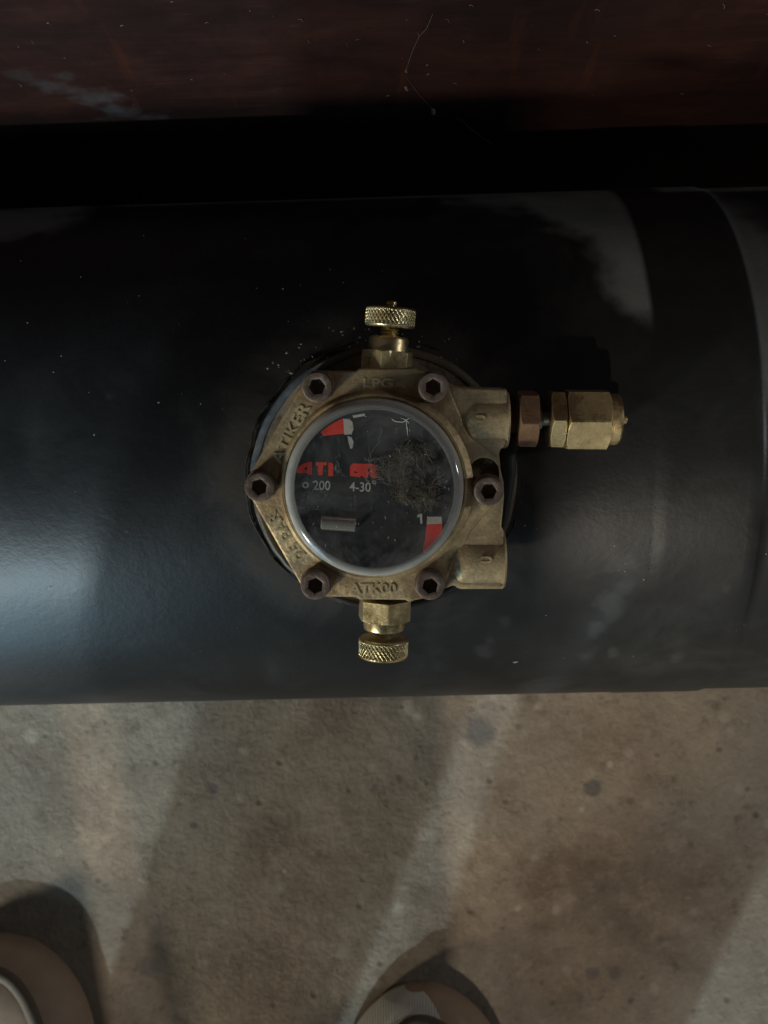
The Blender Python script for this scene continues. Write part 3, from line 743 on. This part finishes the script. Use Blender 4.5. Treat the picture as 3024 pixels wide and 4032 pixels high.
def blob(u, v, r, h, mat, name, sq=.35):
    bm = bmesh.new(); bmesh.ops.create_icosphere(bm, subdivisions=3, radius=1)
    c = L(u, v, h)
    for q in bm.verts:
        n = q.co.copy(); k = r*PXMM*(1 + .45*noise.noise(n*1.9 + Vector((u, v, 0))*.03))
        q.co = (c + Vector((n.x*k, n.y*k, n.z*k*sq)))*S
    me = bpy.data.meshes.new(name); bm.to_mesh(me); bm.free(); return link(name, me, mat, dial)
for u, v, r in ((1632, 1800, 24), (1604, 1845, 22), (1660, 1845, 26), (1640, 1875, 16), (1700, 1770, 30), (1722, 1750, 22), (1690, 1830, 30)): blob(u, v, r, HD+1.3, M_fluffd, 'dirt_clump')
blob(1605, 1812, 10, HD+1.4, M_fluff, 'dirt_clump')

# white star scratch and nicks on the glass
q_ = [(1905, 2565, 26, .5), (1930, 2520, 18, .5), (1990, 2450, 16, .35), (2440, 2215, 34, .5), (2455, 2300, 30, .45), (2400, 2390, 40, .45), (2350, 2480, 26, .4), (2320, 2580, 24, .4), (2415, 2570, 16, .5), (2660, 2590, 18, .5), (2600, 2160, 18, .4), (2855, 2320, 14, .4), (1300, 1450, 24, .4), (420, 1560, 10, .3)]
tp = []
def hit_shell(u, v):
    d = Vector(((u-1512)/F, -(v-2016)/F, -1)); oy, oz = CAM.y, CAM.z-100
    a = d.y**2 + d.z**2; b = 2*(oy*d.y + oz*d.z); c = oy**2 + oz**2 - 1e4; t = (-b - math.sqrt(b*b-4*a*c))/(2*a)
    return TMw.inverted() @ (CAM + d*t)
for u, v, r, k in q_:
    h = hit_shell(u, v); tp.append((h.x, h.y, r*.082, k))
_nt = M_tank.node_tree; _p = _nt.nodes['Principled BSDF']; _src = _p.inputs['Base Color'].links[0].from_socket
_nt.links.new(mix(_nt, math_n(_nt, 'MULTIPLY', spots(_nt, tp, None, 1.0, 1.3), .13), _src, (.34, .36, .37)), _p.inputs['Base Color'])
M_scr = simple('scratch_white', (.75, .75, .72), .8)
def scratch(pts, r=.07): return tube('scratch', [L(u, v, HC+.2) for u, v in pts], [r*.4] + [r]*(len(pts)-2) + [r*.3], M_scr, cover, 5)
scratch([(1542, 1650), (1560, 1660), (1585, 1662), (1605, 1650), (1614, 1645)], .12); scratch([(1578, 1646), (1596, 1652), (1612, 1664)], .10)
scratch([(1600, 1655), (1601, 1672), (1604, 1690), (1605, 1716)], .11); scratch([(1590, 1662), (1600, 1655), (1610, 1668)], .10)
scratch([(1534, 1793), (1536, 1796), (1537, 1799)], .14)
rnd = random.Random(11)
for _ in range(46):
    a = rnd.uniform(0, 6.28); r = 300*math.sqrt(rnd.random()); u, v = 1468+r*math.cos(a), 1925+r*math.sin(a); b = rnd.gauss(1.57, .5); l = rnd.uniform(2, 14)
    scratch([(u, v), (u+l*.5*math.cos(b), v+l*.5*math.sin(b)), (u+l*math.cos(b)+1, v+l*math.sin(b))], rnd.uniform(.025, .06))

# ------------------------------------------------------------------ lint and grit on the tank
def flecks(name, items, mat):
    V, Fc = [], []; rnd = random.Random(4)
    for (p, n, r) in items:
        t = n.orthogonal().normalized(); b = n.cross(t); k = 6; base = len(V)
        ph = rnd.uniform(0, 6.28); el = rnd.uniform(1, 2.2)
        for j in range(k):
            a = 2*math.pi*j/k; q = t*math.cos(a)*r*el*rnd.uniform(.6, 1.2) + b*math.sin(a)*r*rnd.uniform(.6, 1.2)
            q = Matrix.Rotation(ph, 3, n) @ q; V.append(p + q - n*.05)
        V.append(p + n*r*.5); 
        for j in range(k): Fc.append((base+j, base+(j+1) % k, base+k))
    return from_pydata(name, V, Fc, mat, None, True, 60)
def on_tank(u, v):
    """where the sight line through a pixel meets the shell"""
    o = CAM; d = Vector(((u-1512)/F, -(v-2016)/F, -1)); oy, oz = o.y, o.z-100; 
    a = d.y**2 + d.z**2; b = 2*(oy*d.y + oz*d.z); c = oy**2 + oz**2 - 1e4 - 100
    q = b*b - 4*a*c
    if q < 0: return None
    t = (-b - math.sqrt(q))/(2*a); p = o + d*t; n = Vector((0, p.y, p.z-100)).normalized()
    return p, n
lay = [(965, 938, 6), (1300, 1060, 3), (2300, 1100, 3), (1775, 878, 7), (318, 1090, 4), (108, 1270, 5), (2030, 2608, 13), (2452, 1075, 5), (2520, 910, 5), (2555, 1075, 5), (2500, 1030, 3), (3004, 1330, 6),
       (2980, 1688, 6), (2890, 940, 7), (2570, 1130, 4), (1232, 1405, 7), (1440, 1340, 5), (1455, 1300, 5), (1660, 1325, 4), (1375, 1365, 6), (1295, 1290, 4), (2480, 1700, 4), (625, 1585, 6), (790, 1590, 4), (350, 1545, 4), (1135, 1265, 4), (1010, 1135, 3), (2790, 1850, 4), (2420, 2150, 5)]
items = []
for u, v, r in lay:
    q = on_tank(u, v)
    if q: items.append((q[0], q[1], r*.078*.55))
rnd = random.Random(21)
for _ in range(90):
    q = on_tank(rnd.uniform(0, 3024), rnd.uniform(860, 2650))
    if q: items.append((q[0], q[1], rnd.uniform(.06, .2)))
for _ in range(45):
    a = R(rnd.uniform(50, 140)); r = rnd.uniform(535, 640); q = on_tank(1500+r*math.cos(a), 1900-r*math.sin(a))
    if q: items.append((q[0], q[1], rnd.uniform(.1, .42)))
M_lint = simple('pale_lint', (.42, .41, .38), .9)
fl = flecks('dust_flecks', items, M_lint); tag(fl, 'pale flecks of grit and lint scattered over the black tank', 'dust', kind='stuff')

# ------------------------------------------------------------------ cobweb threads on the board
bt = []
def on_board(u, v):
    d = Vector(((u-1512)/F, -(v-2016)/F, -1)); t = (BY - CAM.y)/(d.y - .030*d.x) if abs(d.y) > 1e-6 else 0
    return CAM + d*t + Vector((0, -.25, 0))
V, Fc = [], []; rnd = random.Random(9)
def th(pts, r):
    vs, fs = tube(None, [on_board(*p) for p in pts], [r]*len(pts), None, None, 4); b = len(V); V.extend(vs); Fc.extend([tuple(b+i for i in f) for f in fs])
th([(1705, 50), (1680, 110), (1650, 140), (1620, 210), (1598, 280)], .05)
th([(1598, 300), (1650, 370), (1705, 430)], .05); th([(1800, 460), (1900, 540), (1950, 570)], .04)
th([(1598, 275), (1602, 282)], .35); th([(1705, 428), (1707, 445)], .7); th([(1597, 340), (1604, 352)], .5)
for _ in range(38):
    u, v = rnd.uniform(0, 3024), rnd.uniform(0, 420); a = rnd.uniform(-.9, .9); l = rnd.uniform(3, 22)
    th([(u, v), (u+l*.6*math.cos(a), v+l*.6*math.sin(a)), (u+l*math.cos(a+.5), v+l*math.sin(a+.5))], rnd.uniform(.05, .15))
bp_ = []
for u, v, r, k in [(110, 300, 26, .4), (190, 335, 30, .6), (250, 300, 18, .5), (280, 360, 28, .6), (345, 378, 32, .8), (400, 395, 34, .9), (445, 430, 30, 1.0), (510, 445, 24, .8), (580, 460, 18, .7), (640, 462, 12, .5)]:
    h = on_board(u, v); bp_.append((h.x, h.z, r*.15, k))
_nt = M_wood.node_tree; _p = _nt.nodes['Principled BSDF']; _src = _p.inputs['Base Color'].links[0].from_socket
_nt.links.new(mix(_nt, math_n(_nt, 'MULTIPLY', spots(_nt, bp_, None, 1.0, 1.1, True), .22), _src, (.15, .165, .18)), _p.inputs['Base Color'])
cw = from_pydata('cobweb_threads', V, Fc, simple('cobweb_thread', (.15, .12, .10), .9), None)
tag(cw, 'thin cobweb threads and grit clinging to the brown board', 'cobweb', kind='stuff')

# ------------------------------------------------------------------ photographer: only the slipper toes show
def skin_mat(name, col): return simple(name, col, .85)
def person_mesh():
    P = {'pelvis': (-95, -560, 880, 130), 'spine': (-95, -480, 1050, 125), 'chest': (-92, -330, 1220, 140), 'neck': (-70, -190, 1290, 56), 'head': (-60, -120, 1330, 85), 'crown': (-55, -60, 1350, 70),
         'hipL': (-185, -550, 820, 95), 'kneeL': (-190, -450, 480, 72), 'calfL': (-174, -470, 250, 60), 'ankL': (-168, -480, 120, 60), 'footL': (-190, -420, 30, 36), 'toeL': (-187, -290, 16, 26),
         'hipR': (-15, -550, 820, 92), 'kneeR': (-34, -450, 480, 76), 'calfR': (-24, -470, 230, 70), 'ankR': (0, -480, 90, 54), 'footR': (28, -420, 30, 36), 'toeR': (27, -310, 16, 24),
         'shL': (-250, -330, 1200, 58), 'elL': (-265, -330, 880, 42), 'haL': (-110, -70, 580, 34),
         'shR': (70, -330, 1200, 58), 'elR': (200, -330, 880, 42), 'haR': (110, -70, 580, 34)}
    E = [('pelvis', 'spine'), ('spine', 'chest'), ('chest', 'neck'), ('neck', 'head'), ('head', 'crown'), ('pelvis', 'hipL'), ('hipL', 'kneeL'), ('kneeL', 'calfL'), ('calfL', 'ankL'), ('ankL', 'footL'), ('footL', 'toeL'),
         ('pelvis', 'hipR'), ('hipR', 'kneeR'), ('kneeR', 'calfR'), ('calfR', 'ankR'), ('ankR', 'footR'), ('footR', 'toeR'), ('chest', 'shL'), ('shL', 'elL'), ('elL', 'haL'), ('chest', 'shR'), ('shR', 'elR'), ('elR', 'haR')]
    k = list(P); me = bpy.data.meshes.new('person')
    me.from_pydata([(P[n][0]*S, P[n][1]*S, (P[n][2]+FLOOR)*S) for n in k], [(k.index(a), k.index(b)) for a, b in E], []); me.update()
    o = bpy.data.objects.new('person', me); C.objects.link(o)
    o.modifiers.new('s', 'SKIN'); sub = o.modifiers.new('ss', 'SUBSURF'); sub.levels = 2; sub.render_levels = 2
    for i, n in enumerate(k):
        r = P[n][3]*S; me.skin_vertices[0].data[i].radius = (r, r)
    me.skin_vertices[0].data[0].use_root = True
    me.materials.append(simple('dark_brown_clothes', (.045, .032, .028), .95))
    return bake(o)
person = person_mesh()
tag(person, 'person in brown slippers standing over the tank, only the slipper toes in frame', 'person')

def slipper(cx, ytoe, wid, ln, hgt, rot, beige_side):
    """closed slipper lofted from cross sections, toe at ytoe, heel behind"""
    m, nt, p = mat_new('slipper_leather'); v = coords(nt); a = noise_tex(nt, v, 90, 6, .6)
    nt.links.new(mix(nt, a, (.34, .23, .15), (.48, .35, .25)), p.inputs['Base Color']); p.inputs['Roughness'].default_value = .6
    nt.links.new(bump(nt, a, .2, 1), p.inputs['Normal'])
    rings = []; n = 48; ns = 26
    Mr = Matrix.Translation((cx, ytoe, 0)) @ Matrix.Rotation(R(rot), 4, 'Z')
    def halfw(q): # q 0 toe .. 1 heel
        return wid/2*min(1, (1-(1-min(1, q/.26))**2.2)**.5)*(1 - .22*max(0, (q-.3)/.7)) * (1 if q < .88 else max(.02, math.sqrt(max(0, 1-((q-.88)/.12)**2))))
    def top(q): return hgt*(1-(1-min(1, q/.22))**2.4)**.5*(1 if q < .42 else max(.42, 1-(q-.42)*3))
    for i in range(ns+1):
        q = (i/ns)**1.5; q = max(.002, q); hw = max(.6, halfw(q)); tp = max(9, 9+top(q)); r = []
        for j in range(n):
            t = 2*math.pi*j/n; x = hw*math.copysign(abs(math.cos(t))**.8, math.cos(t)); zc = math.sin(t)
            z = 4 + (tp-4)*max(0, zc)**.75 if zc > 0 else 4 - 3.6*min(1, abs(zc)*3)
            r.append(Mr @ Vector((x*(1 if z < 12 else 1), -ln*q, z + FLOOR)))
        rings.append(r)
    vs, fs = ring_surface(rings)
    o = from_pydata('slipper', vs, fs, m, person, True, 70)
    # pale welt running round the vamp, a little in from the edge
    mw, ntw, pw = mat_new('pale_welt'); vv = coords(ntw); b_ = noise_tex(ntw, vv, 260, 5, .6)
    ntw.links.new(mix(ntw, b_, (.10, .075, .05), (.16, .12, .085)), pw.inputs['Base Color']); pw.inputs['Roughness'].default_value = .75
    pts = []
    for s in range(-20, 21):
        a_ = s/20*1.4; q = .034 + .40*(1-math.cos(a_)); x = wid/2*.86*math.sin(a_)
        hw = halfw(q); tt = min(.98, abs(x)/max(1, hw)); zc = math.sqrt(max(0, 1-tt**2.5)); z = 4 + (9+top(q)-4)*zc**.75
        pts.append(Mr @ Vector((x, -ln*q, z + FLOOR + .2)))
    tube('welt', pts, 3.4, mw, o, 8)
    if beige_side:
        mk, ntk, pk = mat_new('ribbed_knit'); wv = ntk.nodes.new('ShaderNodeTexWave'); wv.inputs['Scale'].default_value = 230; wv.inputs['Distortion'].default_value = 1.2
        ntk.links.new(coords(ntk), wv.inputs['Vector'])
        ntk.links.new(mix(ntk, wv.outputs['Fac'], (.70, .66, .58), (.82, .79, .70)), pk.inputs['Base Color']); pk.inputs['Roughness'].default_value = .9
        ntk.links.new(bump(ntk, wv.outputs['Fac'], .5, .8), pk.inputs['Normal'])
        # knitted toe patch over the inner half of the toe
        rings = []
        for i in range(ns+1):
            q = max(.002, .42*(i/ns)**1.5); hw = max(.6, halfw(q)+.5); tp = max(9.5, 9.5+top(q)); r = []
            for j in range(25):
                t = R(178 - 108*j/24) ; x = hw*math.copysign(abs(math.cos(t))**.8, math.cos(t)); z = 4 + (tp-4)*max(0, math.sin(t))**.75
                r.append(Mr @ Vector((x, -ln*q + (.6 if q < .02 else 0), z + FLOOR + .5)))
            rings.append(r)
        vs = [p_ for r in rings for p_ in r]; fs = []
        for i in range(len(rings)-1):
            for j in range(24): fs.append((i*25+j, i*25+j+1, (i+1)*25+j+1, (i+1)*25+j))
        k = from_pydata('toe_patch', vs, fs, mk, o, True, 70)
    return o
tl = W(60, 3680, 20); tr_ = W(1690, 3880, 20)
slipper(tl.x-8, tl.y-10, 112, 285, 27, -12, False)
slipper(tr_.x-5, tr_.y-9, 94, 275, 27, 4, True)
